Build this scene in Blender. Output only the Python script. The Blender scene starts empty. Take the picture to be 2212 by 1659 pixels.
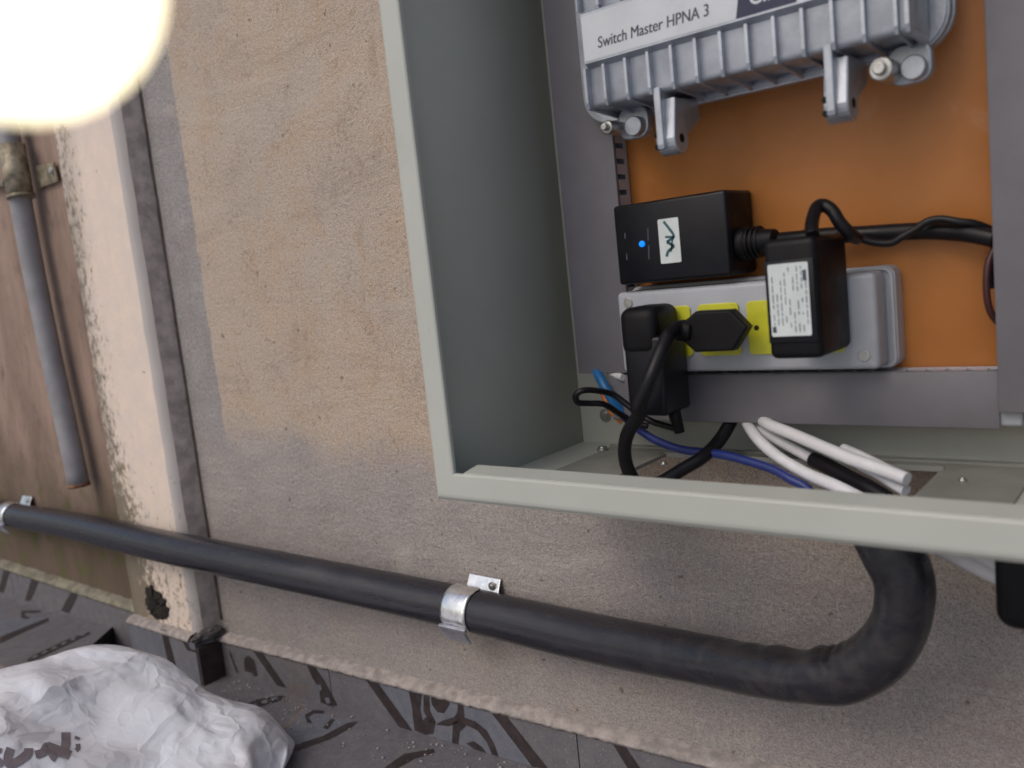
import bpy, bmesh, math, random
from mathutils import Vector, Matrix, noise
random.seed(7)
sc = bpy.context.scene
C = sc.collection

# ------------------------------------------------------------------ camera
SRC_W = 2212.0
CU, CV, F = 1106.0, 829.5, 1876.066
AX = Vector((0.77570713, -0.00353206, -0.63108317))   # world x, y, z axes in camera space (right, down, forward)
AY = Vector((0.62216944, -0.16328808, 0.76566455))
AZ = Vector((-0.10575273, -0.98657211, -0.12446619))
WALL, EYE = 0.72, 0.583                                # camera stands 0.72 m from the wall, 0.583 m over the floor
def W(x, Y, z): return Vector((x, Y - WALL, z + EYE))
CAM = W(0, 0, 0)
cd = bpy.data.cameras.new('camera'); cam = bpy.data.objects.new('camera', cd); C.objects.link(cam)
right = Vector((AX[0], AY[0], AZ[0])); down = Vector((AX[1], AY[1], AZ[1])); fwd = Vector((AX[2], AY[2], AZ[2]))
M = Matrix((right, -down, -fwd)).transposed().to_4x4(); M.translation = CAM
cam.matrix_world = M
cd.sensor_width = 36; cd.lens = F / SRC_W * 36; cd.clip_start = 0.01; cd.clip_end = 200
cd.dof.use_dof = True; cd.dof.focus_distance = 0.86
cd.dof.aperture_fstop = cd.lens / 1000 / 0.0052
sc.camera = cam

# ------------------------------------------------------------------ light
SUN_EL, SUN_AZ = math.radians(46), math.radians(-12)    # sun to the left and in front of the wall
sdir = Vector((math.sin(SUN_AZ) * math.cos(SUN_EL), -math.cos(SUN_AZ) * math.cos(SUN_EL), math.sin(SUN_EL)))
w = bpy.data.worlds.new('World'); sc.world = w; w.use_nodes = True
nt = w.node_tree; nt.nodes.clear()
sky = nt.nodes.new('ShaderNodeTexSky'); sky.sky_type = 'NISHITA'; sky.sun_disc = False
sky.sun_elevation = SUN_EL; sky.sun_rotation = math.atan2(sdir.x, sdir.y)
sky.air_density = 1.0; sky.dust_density = 4.0; sky.ozone_density = 1.0
bg = nt.nodes.new('ShaderNodeBackground'); bg.inputs[1].default_value = 0.14
wo = nt.nodes.new('ShaderNodeOutputWorld')
nt.links.new(sky.outputs[0], bg.inputs[0]); nt.links.new(bg.outputs[0], wo.inputs[0])
sl = bpy.data.lights.new('sun', 'SUN'); sl.energy = 0.5; sl.angle = math.radians(34); sl.color = (1, .97, .95)
so = bpy.data.objects.new('sun', sl); C.objects.link(so); so.rotation_euler = sdir.to_track_quat('Z', 'Y').to_euler()
so.location = (-2, -3, 4)
sc.view_settings.view_transform = 'Standard'; sc.view_settings.look = 'None'
sc.view_settings.gamma = 1; sc.view_settings.use_curve_mapping = False
sc.view_settings.exposure = -0.24

# ------------------------------------------------------------------ geometry helpers
def ray(u, v):
    d = Vector((u - CU, v - CV, F)); return Vector((d.dot(AX), d.dot(AY), d.dot(AZ)))
def at(u, v, Y):
    d = ray(u, v); p = d * (Y / d.y); return (p.x, p.y, p.z)
def atf(u, v, a, b):                                   # meets the gently sloping floor z = a + b x
    d = ray(u, v); t = a / (d.z - b * d.x); p = d * t; return (p.x, p.y, p.z)
def q1(x, y): return (1192.4 + .461 * x, .461 * y)
def q2(x, y): return (1192.4 + .3541 * x, 345.6 + .3541 * y)
def q3(x, y): return (1209.6 + .4531 * x, 743 + .4531 * y)
def q4(x, y): return (743 + .3541 * x, 1071.4 + .3541 * y)
def q5(x, y): return (1434.3 + .3541 * x, 1071.4 + .3541 * y)
def q6(x, y): return (345.6 + .3516 * x, 1348 + .3516 * y)
def qb(x, y): return (.3541 * x, 1071.4 + .3541 * y)

def NB(): return bmesh.new()
def rbox(bm, x0, x1, Y0, Y1, z0, z1, r=0, seg=3, mi=0, taper=0):
    t = bmesh.new()
    vs = []
    for x in (x0, x1):
        for Y in (Y0, Y1):
            for z in (z0, z1):
                k = taper if Y == Y1 else 0
                xx = x + (k if x == x0 else -k); zz = z + (k if z == z0 else -k)
                vs.append(t.verts.new(W(xx, Y, zz)))
    for f in ((0, 1, 3, 2), (4, 6, 7, 5), (0, 4, 5, 1), (2, 3, 7, 6), (0, 2, 6, 4), (1, 5, 7, 3)):
        t.faces.new([vs[i] for i in f])
    bmesh.ops.recalc_face_normals(t, faces=t.faces)
    if r > 0:
        bmesh.ops.bevel(t, geom=list(t.edges), offset=r, segments=seg, affect='EDGES', profile=.5, clamp_overlap=True)
    merge(bm, t, mi, r > 0)
def merge(bm, t, mi=0, smooth=False):
    mp = {v: bm.verts.new(v.co) for v in t.verts}
    for f in t.faces:
        try:
            g = bm.faces.new([mp[v] for v in f.verts]); g.material_index = mi; g.smooth = smooth
        except ValueError: pass
    t.free()
def prism(bm, pts, vec, mi=0, r=0, seg=2, smooth=False):   # pts: world Vectors of a polygon, vec: extrusion
    t = bmesh.new()
    a = [t.verts.new(p) for p in pts]; b = [t.verts.new(p + vec) for p in pts]
    n = len(pts)
    t.faces.new(a); t.faces.new(b[::-1])
    for i in range(n): t.faces.new((a[i], b[i], b[(i + 1) % n], a[(i + 1) % n]))
    bmesh.ops.recalc_face_normals(t, faces=t.faces)
    if r > 0:
        caps = [e for e in t.edges if len([f for f in e.link_faces if len(f.verts) == n]) == 1 or n == 4]
        bmesh.ops.bevel(t, geom=caps, offset=r, segments=seg, affect='EDGES', profile=.5, clamp_overlap=True)
    merge(bm, t, mi, smooth)
def rrect(x0, x1, z0, z1, r, Y, n=6):                     # rounded rectangle outline facing the room
    out = []
    for cx, cz, a0 in ((x1 - r, z1 - r, 0), (x0 + r, z1 - r, 90), (x0 + r, z0 + r, 180), (x1 - r, z0 + r, 270)):
        for i in range(n + 1):
            a = math.radians(a0 + 90 * i / n); out.append(W(cx + r * math.cos(a), Y, cz + r * math.sin(a)))
    return out
def cyl(bm, p0, p1, r, n=20, r1=None, mi=0, bev=0):
    t = bmesh.new()
    d = (p1 - p0); L = d.length
    Mx = Matrix.Translation((p0 + p1) / 2) @ d.to_track_quat('Z', 'Y').to_matrix().to_4x4()
    bmesh.ops.create_cone(t, cap_ends=True, segments=n, radius1=r, radius2=r if r1 is None else r1, depth=L, matrix=Mx)
    if bev:
        es = [e for e in t.edges if any(len(f.verts) == n for f in e.link_faces)]
        bmesh.ops.bevel(t, geom=es, offset=bev, segments=3, affect='EDGES', profile=.5)
    for f in t.faces: f.smooth = True
    mp = {v: bm.verts.new(v.co) for v in t.verts}
    for f in t.faces:
        g = bm.faces.new([mp[v] for v in f.verts]); g.material_index = mi; g.smooth = len(f.verts) <= 4
    t.free()
def spline(P, n=10):
    out = []
    m = len(P)
    for i in range(m - 1):
        p0 = P[max(i - 1, 0)]; p1 = P[i]; p2 = P[i + 1]; p3 = P[min(i + 2, m - 1)]
        for k in range(n):
            t = k / n
            out.append([.5 * (2 * b + (c - a) * t + (2 * a - 5 * b + 4 * c - d) * t * t + (-a + 3 * b - 3 * c + d) * t ** 3)
                        for a, b, c, d in zip(p0, p1, p2, p3)])
    out.append(list(P[-1])); return out
def tube(bm, pts, n=14, sub=8, mi=0, cap=True, fn=None, flat=None):   # pts: (x, Y, z, r) measured space
    P = spline(pts, sub)
    cs = [W(*p[:3]) for p in P]; rs = [p[3] for p in P]
    T = [(cs[min(i + 1, len(cs) - 1)] - cs[max(i - 1, 0)]).normalized() for i in range(len(cs))]
    up = Vector((0, 0, 1)) if abs(T[0].z) < .8 else Vector((1, 0, 0))
    N = (up - T[0] * up.dot(T[0])).normalized(); rings = []
    for i, c in enumerate(cs):
        N = (N - T[i] * N.dot(T[i])).normalized(); B = T[i].cross(N)
        ring = []
        for k in range(n):
            a = 2 * math.pi * k / n; rr = rs[i]
            if fn: rr *= fn(i / (len(cs) - 1), a, c, N, B)
            e = 1 if flat is None else flat
            ring.append(bm.verts.new(c + N * (rr * math.cos(a)) + B * (rr * e * math.sin(a))))
        rings.append(ring)
    for i in range(len(rings) - 1):
        for k in range(n):
            f = bm.faces.new((rings[i][k], rings[i][(k + 1) % n], rings[i + 1][(k + 1) % n], rings[i + 1][k])); f.smooth = True; f.material_index = mi
    if cap:
        f = bm.faces.new(rings[0][::-1]); f.material_index = mi
        f = bm.faces.new(rings[-1]); f.material_index = mi
def px_tube(bm, L, r, **k):        # L: (u, v, Y[, r])
    tube(bm, [(*at(p[0], p[1], p[2]), p[3] if len(p) > 3 else r) for p in L], **k)
def flat(bm, pts, mi=0):           # polygon from world vectors
    f = bm.faces.new([bm.verts.new(p) for p in pts]); f.material_index = mi; return f

def thing(name, label, cat, loc=(0, 0, 0), group=None):
    o = bpy.data.objects.new(name, None); C.objects.link(o); o.empty_display_size = .03
    o.location = loc; o['label'] = label; o['category'] = cat
    if group: o['group'] = group
    return o
def tag(o, label, cat, group=None):
    o['label'] = label; o['category'] = cat
    if group: o['group'] = group
    return o
def wloc(o):
    v = Vector((0, 0, 0))
    while o: v += o.location; o = o.parent
    return v
def obj(name, bm, mats, parent=None, label=None, origin=None):
    if not isinstance(mats, (list, tuple)): mats = [mats]
    bmesh.ops.recalc_face_normals(bm, faces=bm.faces)
    me = bpy.data.meshes.new(name)
    o = bpy.data.objects.new(name, me); C.objects.link(o)
    base = wloc(parent) if parent else Vector((0, 0, 0))
    if origin is None:
        origin = sum((v.co for v in bm.verts), Vector()) / max(1, len(bm.verts))
    for v in bm.verts: v.co -= origin
    bm.to_mesh(me); bm.free()
    for m in mats: me.materials.append(m)
    o.parent = parent; o.location = origin - base
    if label: o['label'] = label
    return o
def text_bm(bm, s, size, origin, xdir, ydir, bold=.0, mi=0, depth=.0002, shear=0, sx=1):
    c = bpy.data.curves.new('t', 'FONT'); c.body = s; c.size = size; c.offset = bold; c.shear = shear; c.extrude = depth
    o = bpy.data.objects.new('t', c); C.objects.link(o)
    dg = bpy.context.evaluated_depsgraph_get(); dg.update()
    me = bpy.data.meshes.new_from_object(o.evaluated_get(dg))
    nrm = xdir.cross(ydir)
    vs = [bm.verts.new(origin + xdir * (v.co.x * sx) + ydir * v.co.y + nrm * v.co.z) for v in me.vertices]
    for p in me.polygons:
        try: f = bm.faces.new([vs[i] for i in p.vertices]); f.material_index = mi
        except ValueError: pass
    bpy.data.objects.remove(o); bpy.data.meshes.remove(me); bpy.data.curves.remove(c)

# ------------------------------------------------------------------ materials
class G:
    def __init__(s, name):
        s.m = bpy.data.materials.new(name); s.m.use_nodes = True; s.t = s.m.node_tree; s.n = s.t.nodes
        s.b = s.n['Principled BSDF']
        tc = s.n.new('ShaderNodeNewGeometry'); s.P = tc.outputs['Position']
    def N(s, kind, **kw):
        x = s.n.new('ShaderNode' + kind)
        for k, v in kw.items(): setattr(x, k, v)
        return x
    def L(s, a, b): s.t.links.new(a, b)
    def noise(s, scale, detail=4, rough=.5, vec=None, stretch=None, dist=0):
        n = s.N('TexNoise'); n.inputs['Scale'].default_value = scale; n.inputs['Detail'].default_value = detail
        n.inputs['Roughness'].default_value = rough; n.inputs['Distortion'].default_value = dist
        v = vec or s.P
        if stretch:
            mp = s.N('Mapping'); mp.inputs['Scale'].default_value = stretch; s.L(v, mp.inputs[0]); v = mp.outputs[0]
        s.L(v, n.inputs['Vector']); return n.outputs['Fac']
    def ramp(s, x, a, b, c0=0, c1=1, smooth=True):
        r = s.N('MapRange'); r.interpolation_type = 'SMOOTHSTEP' if smooth else 'LINEAR'
        s.L(x, r.inputs[0]) if not isinstance(x, float) else None
        for i, v in enumerate((a, b, c0, c1)): r.inputs[i + 1].default_value = v
        return r.outputs[0]
    def math(s, op, a, b=None, c=None):
        m = s.N('Math', operation=op)
        for i, v in enumerate((a, b, c)):
            if v is None: continue
            if isinstance(v, (int, float)): m.inputs[i].default_value = v
            else: s.L(v, m.inputs[i])
        return m.outputs[0]
    def mix(s, f, a, b, mode='MIX'):
        m = s.N('Mix', data_type='RGBA', blend_type=mode)
        for i, v in ((0, f), (6, a), (7, b)):
            if isinstance(v, (int, float)): m.inputs[i].default_value = v
            elif isinstance(v, tuple): m.inputs[i].default_value = (*v, 1)
            else: s.L(v, m.inputs[i])
        return m.outputs[2]
    def xyz(s):
        x = s.N('SeparateXYZ'); s.L(s.P, x.inputs[0]); return x.outputs
    def bump(s, h, strength, dist=.001, prev=None):
        b = s.N('Bump'); b.inputs['Strength'].default_value = strength; b.inputs['Distance'].default_value = dist
        s.L(h, b.inputs['Height'])
        if prev: s.L(prev, b.inputs['Normal'])
        return b.outputs[0]
    def out(s, col=None, rough=None, normal=None, metal=0):
        if col is not None:
            if isinstance(col, tuple): s.b.inputs['Base Color'].default_value = (*col, 1)
            else: s.L(col, s.b.inputs['Base Color'])
        if rough is not None:
            if isinstance(rough, (int, float)): s.b.inputs['Roughness'].default_value = rough
            else: s.L(rough, s.b.inputs['Roughness'])
        if normal is not None: s.L(normal, s.b.inputs['Normal'])
        s.b.inputs['Metallic'].default_value = metal
        return s.m
def simple(name, col, rough=.5, metal=0, var=.12, scale=60, bump=.15, bs=400, spec=None, bd=.0004):
    g = G(name)
    n = g.noise(scale, 5, .6)
    dark = tuple(c * (1 - var) for c in col); lite = tuple(min(1, c * (1 + var)) for c in col)
    c = g.mix(g.ramp(n, .3, .7), dark, lite)
    rg = g.ramp(g.noise(scale * .7, 4), .3, .7, max(0, rough - .07), min(1, rough + .07))
    m = g.out(c, rg, g.bump(g.noise(bs, 3), bump, bd), metal)
    if spec is not None: g.b.inputs['Specular IOR Level'].default_value = spec
    return m

def stucco():
    g = G('stucco'); x, y, z = g.xyz()
    big = g.noise(4, 4, .6, dist=.4); med = g.noise(22, 5, .65); fine = g.noise(190, 4, .7); grain = g.noise(520, 3, .7)
    streak = g.noise(34, 4, .6, stretch=(1, 1, .35), dist=.5)
    tan = g.mix(g.ramp(big, .3, .7), (.62, .505, .395), (.56, .47, .395))
    tan = g.mix(g.ramp(streak, .58, .74, 0, .3), tan, (.30, .19, .115))
    tan = g.mix(g.ramp(g.noise(8, 6, .75, dist=.8), .46, .64, 0, .6), tan, (.60, .435, .285))
    tan = g.mix(g.ramp(g.noise(13, 6, .75, dist=.5), .54, .70, 0, .5), tan, (.42, .35, .31))
    tan = g.mix(g.ramp(med, .56, .72, 0, .35), tan, (.62, .55, .48))
    cem = g.mix(g.ramp(med, .3, .7), (.44, .395, .375), (.375, .35, .345))
    cem = g.mix(g.ramp(big, .5, .75, 0, .5), cem, (.45, .385, .32))
    grey = g.mix(g.ramp(med, .3, .7), (.40, .385, .385), (.33, .32, .32))
    wob = g.math('MULTIPLY', g.math('SUBTRACT', g.noise(6, 5, .6), .5), .16)
    zz = g.math('ADD', g.math('ADD', z, wob), g.math('MULTIPLY', x, .09))
    low = g.ramp(zz, .345, .262)                              # lower, cement-coloured plaster
    xx = g.math('ADD', x, g.math('MULTIPLY', g.math('SUBTRACT', g.noise(28, 6, .7), .5), .022))
    c = g.mix(low, tan, cem)
    c = g.mix(g.math('MULTIPLY', g.ramp(xx, -1.157, -1.163), g.ramp(zz, .20, .33)), c, grey)
    c = g.mix(g.ramp(grain, .35, .6, .5, 0), c, (.13, .10, .08)); c = g.mix(g.ramp(fine, .5, .68, 0, .45), c, (.56, .50, .45)); c = g.mix(g.ramp(fine, .48, .32, 0, .35), c, (.17, .13, .10))
    def lines(sc3, lo, st_):
        nn_ = g.math('ABSOLUTE', g.math('SUBTRACT', g.noise(sc3, 3, .6, dist=1.2), .5))
        return g.math('MULTIPLY', g.ramp(nn_, .014, .002), g.ramp(g.noise(13, 3, .6), lo, lo + .12, 0, st_))
    c = g.mix(g.math('MULTIPLY', lines(30, .46, .48), g.ramp(zz, .24, .34, .35, 1)), c, (.25, .15, .085))
    c = g.mix(lines(52, .52, .4), c, (.26, .18, .12))
    pits = g.ramp(g.noise(75, 2, .5), .69, .74, 0, .7)
    c = g.mix(pits, c, (.15, .10, .07))
    trow = g.noise(5, 5, .7, stretch=(.5, 1, 2.2), dist=1.5); c = g.mix(g.ramp(trow, .54, .70, 0, .22), c, (.60, .53, .46)); c = g.mix(g.ramp(trow, .46, .34, 0, .2), c, (.24, .19, .16))
    drip = g.noise(16, 5, .75, stretch=(1.6, 1, .12)); c = g.mix(g.ramp(drip, .62, .72, 0, .2), c, (.27, .17, .10))
    pale = g.math('MULTIPLY', g.ramp(g.noise(7, 3, .5), .64, .78), .3)
    c = g.mix(pale, c, (.52, .50, .46))
    nb = g.bump(fine, .75, .0034); nb = g.bump(grain, .8, .0018, nb); nb = g.bump(med, .6, .006, nb); nb = g.bump(trow, .25, .008, nb)
    return g.out(c, .93, nb)
def stained():
    g = G('stained_render'); x, y, z = g.xyz()
    big = g.noise(7, 5, .65, stretch=(1.6, 1, .4)); med = g.noise(30, 5, .7, stretch=(1, 1, .5)); fine = g.noise(240, 3, .6)
    c = g.mix(g.ramp(big, .3, .7), (.36, .255, .205), (.21, .145, .11))
    c = g.mix(g.ramp(med, .5, .75, 0, .75), c, (.12, .085, .06))
    damp = g.ramp(g.math('ADD', z, g.math('MULTIPLY', g.noise(9, 4), .3)), .62, .24)
    c = g.mix(g.math('MULTIPLY', damp, .8), c, (.085, .062, .038))
    c = g.mix(g.math('MULTIPLY', damp, g.ramp(g.noise(25, 4), .5, .7)), c, (.10, .10, .035))
    nr = g.math('MULTIPLY', g.ramp(x, -1.57, -1.47), g.ramp(g.noise(24, 5, .7, stretch=(1, 1, .4)), .35, .6))
    c = g.mix(g.math('MULTIPLY', nr, .8), c, (.10, .08, .05))
    return g.out(c, .9, g.bump(g.noise(80, 4), .4, .002, g.bump(fine, .5, .001)))
def pilaster_mat():
    g = G('mouldy_paint'); x, y, z = g.xyz()
    med = g.noise(26, 5, .65); fine = g.noise(260, 3, .6)
    c = g.mix(g.ramp(med, .3, .7), (.78, .645, .54), (.69, .595, .52))
    # mould creeps in from the left edge and climbs from the bottom
    left = g.ramp(x, -1.37, -1.455)
    low = g.ramp(z, .47, .12)
    dens = g.math('ADD', g.math('MULTIPLY', g.ramp(x, -1.33, -1.455), .26), g.math('MULTIPLY', low, .20))
    spots = g.noise(75, 6, .72, stretch=(1, 1, .7))
    mo = g.ramp(g.math('ADD', spots, dens), .68, .86)
    c = g.mix(g.math('MULTIPLY', mo, .85), c, (.12, .095, .05))
    gr = g.math('MULTIPLY', left, g.ramp(g.noise(18, 4, .6, stretch=(1, 1, .3)), .35, .65))
    c = g.mix(g.math('MULTIPLY', gr, .6), c, (.17, .15, .12))
    dot = g.ramp(g.math('ADD', g.noise(70, 2, .5), g.math('MULTIPLY', low, .05)), .72, .77, 0, .8)
    c = g.mix(dot, c, (.13, .10, .07))
    edge = g.ramp(x, -1.274, -1.268, 0, .75)                    # bare grey arris
    c = g.mix(edge, c, (.39, .385, .39))
    return g.out(c, .85, g.bump(med, .3, .003, g.bump(fine, .5, .0012)))
def granite(name, c0, c1, sp):
    g = G(name)
    n = g.noise(300, 3, .8); m = g.noise(60, 4, .7)
    c = g.mix(g.ramp(m, .3, .7), c0, c1)
    c = g.mix(g.ramp(n, .56, .72, 0, .8), c, sp)
    c = g.mix(g.ramp(g.noise(500, 2, .7), .34, .22, 0, .7), c, (.03, .03, .035))
    c = g.mix(g.ramp(g.noise(9, 5, .7), .55, .75, 0, .5), c, (.20, .15, .115))
    return g.out(c, g.ramp(g.noise(30, 4), .3, .7, .3, .6), g.bump(n, .25, .0004))

STUCCO = stucco(); STAINED = stained(); PIL = pilaster_mat()
PILSIDE = simple('bare_cement', (.44, .385, .365), .92, var=.25, scale=40, bump=.7, bs=220, bd=.0015)
MORTAR = simple('mortar', (.35, .31, .29), .95, var=.25, scale=70, bump=.9, bs=260, bd=.0018)
MOSSY = simple('mossy_mortar', (.22, .205, .155), .95, var=.35, scale=50, bump=.9, bs=260, bd=.0018)
TILE = granite('tile_glaze', (.165, .155, .165), (.125, .122, .135), (.38, .36, .36))
TILEBLUE = granite('tile_glaze_cool', (.17, .175, .20), (.13, .14, .17), (.33, .34, .36))
BAND = simple('tile_band', (.040, .029, .030), .5, var=.3, scale=90, bump=.1)
GROUT = simple('grout', (.24, .17, .13), .9, var=.2, scale=90)
DIRT_SHADE = simple('dirt_and_shade', (.018, .015, .012), .95, var=.4, scale=120, bump=1, bs=200, bd=.003)  # dirt, and the shade of gaps and holes painted near-black
PAINT = simple('pebble_grey_paint', (.47, .485, .435), .38, var=.07, scale=14, bump=.12, bs=900, bd=.0002)
ORANGE = simple('orange_paint', (.58, .235, .06), .42, var=.10, scale=12, bump=.15, bs=700, bd=.0002)
def orange():
    g = G('scuffed_orange_paint'); n = g.noise(12, 5, .6)
    c = g.mix(g.ramp(n, .3, .7), (.54, .21, .055), (.47, .18, .045))
    c = g.mix(g.ramp(g.noise(38, 2, .5, stretch=(.5, 1, 1.3)), .73, .78, 0, .5), c, (.72, .55, .42))
    c = g.mix(g.ramp(g.noise(9, 6, .75, dist=1), .58, .75, 0, .35), c, (.60, .36, .20))
    return g.out(c, g.ramp(n, .3, .7, .34, .5), g.bump(g.noise(500, 3), .15, .0003))
ORANGE = orange()
def paint():
    g = G('pebble_grey_enamel'); n = g.noise(10, 5, .6)
    c = g.mix(g.ramp(n, .3, .7), (.455, .47, .425), (.48, .495, .45))
    c = g.mix(g.ramp(g.noise(120, 3, .7, stretch=(1, 1, .25)), .70, .76, 0, .35), c, (.30, .29, .25))
    c = g.mix(g.ramp(g.noise(6, 6, .8, dist=1), .55, .8, 0, .3), c, (.37, .355, .31))
    return g.out(c, g.ramp(n, .3, .7, .30, .46), g.bump(g.noise(700, 3), .12, .0002, g.bump(g.noise(9, 2), .08, .01)))
PAINT = paint()
DUCT = simple('duct_plastic', (.165, .160, .178), .5, var=.06, scale=30, bump=.08)
DUCTL = simple('duct_plastic_inner', (.46, .46, .52), .45, var=.06, scale=30, bump=.08)
CAST = simple('cast_aluminium', (.42, .45, .50), .38, metal=.6, var=.14, scale=45, bump=.35, bs=500)
STEEL = simple('bright_steel', (.88, .90, .88), .30, metal=1, var=.15, scale=90, bump=.3, bs=160, bd=.0008)
ZINC = simple('zinc_steel', (.5, .5, .48), .4, metal=.9, var=.2, scale=80)
BRASS = simple('rusty_galvanised', (.30, .26, .19), .5, metal=.5, var=.45, scale=70, bump=.4, bs=200)
BLACK = simple('black_plastic', (.005, .005, .008), .36, var=.2, scale=60, bump=.25, bs=900, bd=.0002, spec=.3)
BLACK2 = simple('black_matte_plastic', (.005, .0045, .006), .5, var=.2, scale=60, bump=.2, bs=900, spec=.22)
CABLEK = simple('black_cable_sheath', (.008, .007, .009), .42, var=.2, scale=60, spec=.3)
CABLEW = simple('white_cable_sheath', (.72, .72, .74), .45, var=.05, scale=60)
CABLEB = simple('blue_wire', (.015, .03, .17), .4, var=.2)
CABLEC = simple('bright_blue_wire', (.02, .16, .42), .4, var=.2)
CABLEO = simple('orange_wire', (.65, .20, .04), .45, var=.2)
GREYP = simple('grey_pvc', (.27, .265, .28), .5, var=.15, scale=20, bump=.1)
PANEL = simple('light_grey_plastic', (.40, .42, .46), .45, var=.06, scale=30, bump=.1)
YELLOW = simple('yellow_plastic', (.60, .60, .035), .4, var=.08, scale=40, bump=.1)
LABELW = simple('white_label', (.56, .59, .62), .5, var=.06, scale=30, bump=.05)
STICK = simple('pale_sticker', (.62, .67, .67), .5, var=.06, scale=60, bump=.05)
NAVY = simple('navy_print', (.022, .024, .065), .5, var=.15)
INK = simple('grey_ink', (.06, .065, .09), .6, var=.2)
TEAL = simple('teal_ink', (.03, .11, .13), .6, var=.2)
FAINT = simple('faint_ink', (.25, .27, .28), .6, var=.3)
def hose_mat():
    g = G('black_polyethylene')
    sc_ = g.noise(60, 5, .7, stretch=(.25, 1, 1.6)); d = g.noise(14, 5, .6)
    c = g.mix(g.ramp(sc_, .5, .8, 0, .45), (.020, .020, .026), (.075, .072, .078))
    c = g.mix(g.ramp(d, .5, .75, 0, .18), c, (.06, .055, .052)); xx = g.xyz()[0]
    c = g.mix(g.math('MULTIPLY', g.ramp(xx, -.52, -.34, 0, .32), g.ramp(g.noise(38, 5, .7, dist=.6), .42, .62)), c, (.085, .075, .072))
    return g.out(c, g.ramp(sc_, .3, .7, .24, .36), g.bump(g.noise(25, 4, .6), .18, .003, g.bump(sc_, .15, .0006)))
HOSE = hose_mat()
def bag_mat():
    g = G('white_polythene')
    c = g.mix(g.ramp(g.noise(11, 4), .35, .65), (.82, .86, .93), (.74, .77, .84))
    c = g.mix(g.ramp(g.noise(5, 3, .5, dist=.6), .60, .70, 0, .35), c, (.55, .50, .50))
    g.b.inputs['Subsurface Weight'].default_value = .2
    g.b.inputs['Subsurface Radius'].default_value = (.02, .02, .02); g.b.inputs['Subsurface Scale'].default_value = .3
    wv = g.N('TexNoise'); wv.inputs['Scale'].default_value = 9; wv.inputs['Detail'].default_value = 3; g.L(g.P, wv.inputs['Vector'])
    ad_ = g.N('VectorMath', operation='MULTIPLY_ADD'); g.L(wv.outputs['Color'], ad_.inputs[0]); ad_.inputs[1].default_value = (.12, .12, .12); g.L(g.P, ad_.inputs[2])
    nb = None
    for sc2, st_, di in ((5.5, .5, .013), (13, .34, .004), (40, .2, .0012)):
        vo = g.N('TexVoronoi', feature='DISTANCE_TO_EDGE'); vo.inputs['Scale'].default_value = sc2; g.L(ad_.outputs[0], vo.inputs['Vector'])
        nb = g.bump(g.ramp(vo.outputs['Distance'], 0, .16, 1, 0, smooth=False), st_, di, nb)
    return g.out(c, .30, nb)
BAG = bag_mat()
BAGINK = simple('purple_grey_print', (.17, .145, .165), .5, var=.2)
def emit(name, col, s):
    g = G(name); g.b.inputs['Emission Color'].default_value = (*col, 1); g.b.inputs['Emission Strength'].default_value = s
    return g.out((.8, .8, .8), .3)
GLOW = emit('blob_glow', (1, .86, .56), 3.4)  # glow of the stand-in sphere, no lamp is known there
LED = emit('blue_led', (.0, .26, 1.0), 1.25); LED.node_tree.nodes['Principled BSDF'].inputs['Base Color'].default_value = (.0, .03, .1, 1)

# ------------------------------------------------------------------ setting: floor, walls, pilaster
FA, FB = -.588 + .043 * 1.25, .043                # floor plane z = FA + FB x
LA, LB = -.577 + .05 * 1.7, .05                   # left slab, a little higher
def fz(x): return FA + FB * x
def lz(x): return LA + LB * x
e0 = Vector(atf(*qb(545, 830), LA, LB)); e1 = Vector(atf(*qb(150, 1200), LA, LB)); dv = (e1 - e0).normalized()
eF = e0 + dv * 1.2                                 # the cut edge of the slab runs on towards the camera
g0 = Vector(atf(*qb(772, 890), FA, FB))
bm = NB()
def fl(x, Y, dz=0): return W(x, Y, fz(x) + dz)
gapR = [(-1.452, .73), (-1.44, .60), (-1.30, .36), (-1.15, .10)]
flat(bm, [fl(-1.452, .73), fl(-1.44, .60), fl(-1.30, .36), fl(-1.15, .10), fl(-1.12, .02), fl(3, .02), fl(3, .73)][::-1])
for i in range(3):
    a, b = gapR[i], gapR[i + 1]; flat(bm, [fl(*a), fl(*b), fl(*b, -.09), fl(*a, -.09)], 3)  # gap walls, their shade put into a near-black colour
def fpoly(pts, mi, dz=.0006):                      # tile pattern inlaid in the floor glaze
    L = [atf(*p, FA, FB) for p in pts]; flat(bm, [W(x, Y, z + dz) for x, Y, z in L], mi)
fpoly([q6(446, 535), q6(600, 462), q6(760, 440), q6(775, 462), q6(640, 500), q6(470, 585)], 1)
for cx, cy in ((520, 525), (575, 505), (640, 480), (700, 462)):
    fpoly([q6(cx - 22, cy + 4), q6(cx + 6, cy - 12), q6(cx + 24, cy - 5), q6(cx - 4, cy + 14)], 2, .0012)
fpoly([q6(690, 728), q6(880, 520), q6(888, 523), q6(698, 733)], 4)
fpoly([q6(890, 560), q6(940, 530), q6(1010, 535), q6(1000, 552), q6(945, 552), q6(915, 575), q6(935, 610), q6(905, 612)], 1)
fpoly([q6(1000, 640), q6(1050, 585), q6(1075, 590), q6(1030, 650)], 1)
fpoly([q6(740, 800), q6(830, 745), q6(1000, 690), q6(1150, 610), q6(1215, 600), q6(1180, 635), q6(1040, 710), q6(860, 775)], 1)
fpoly([q6(1380, 885), q6(1500, 800), q6(1680, 770), q6(1690, 790), q6(1560, 830), q6(1440, 900)], 1)
fpoly([q6(700, 735), q6(885, 525), q6(1000, 555), q6(1180, 600), q6(1000, 690), q6(760, 780)], 2, .0003)
o = obj('floor', bm, [TILE, BAND, TILEBLUE, DIRT_SHADE, GROUT]); o['kind'] = 'structure'
bm = NB()
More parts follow.
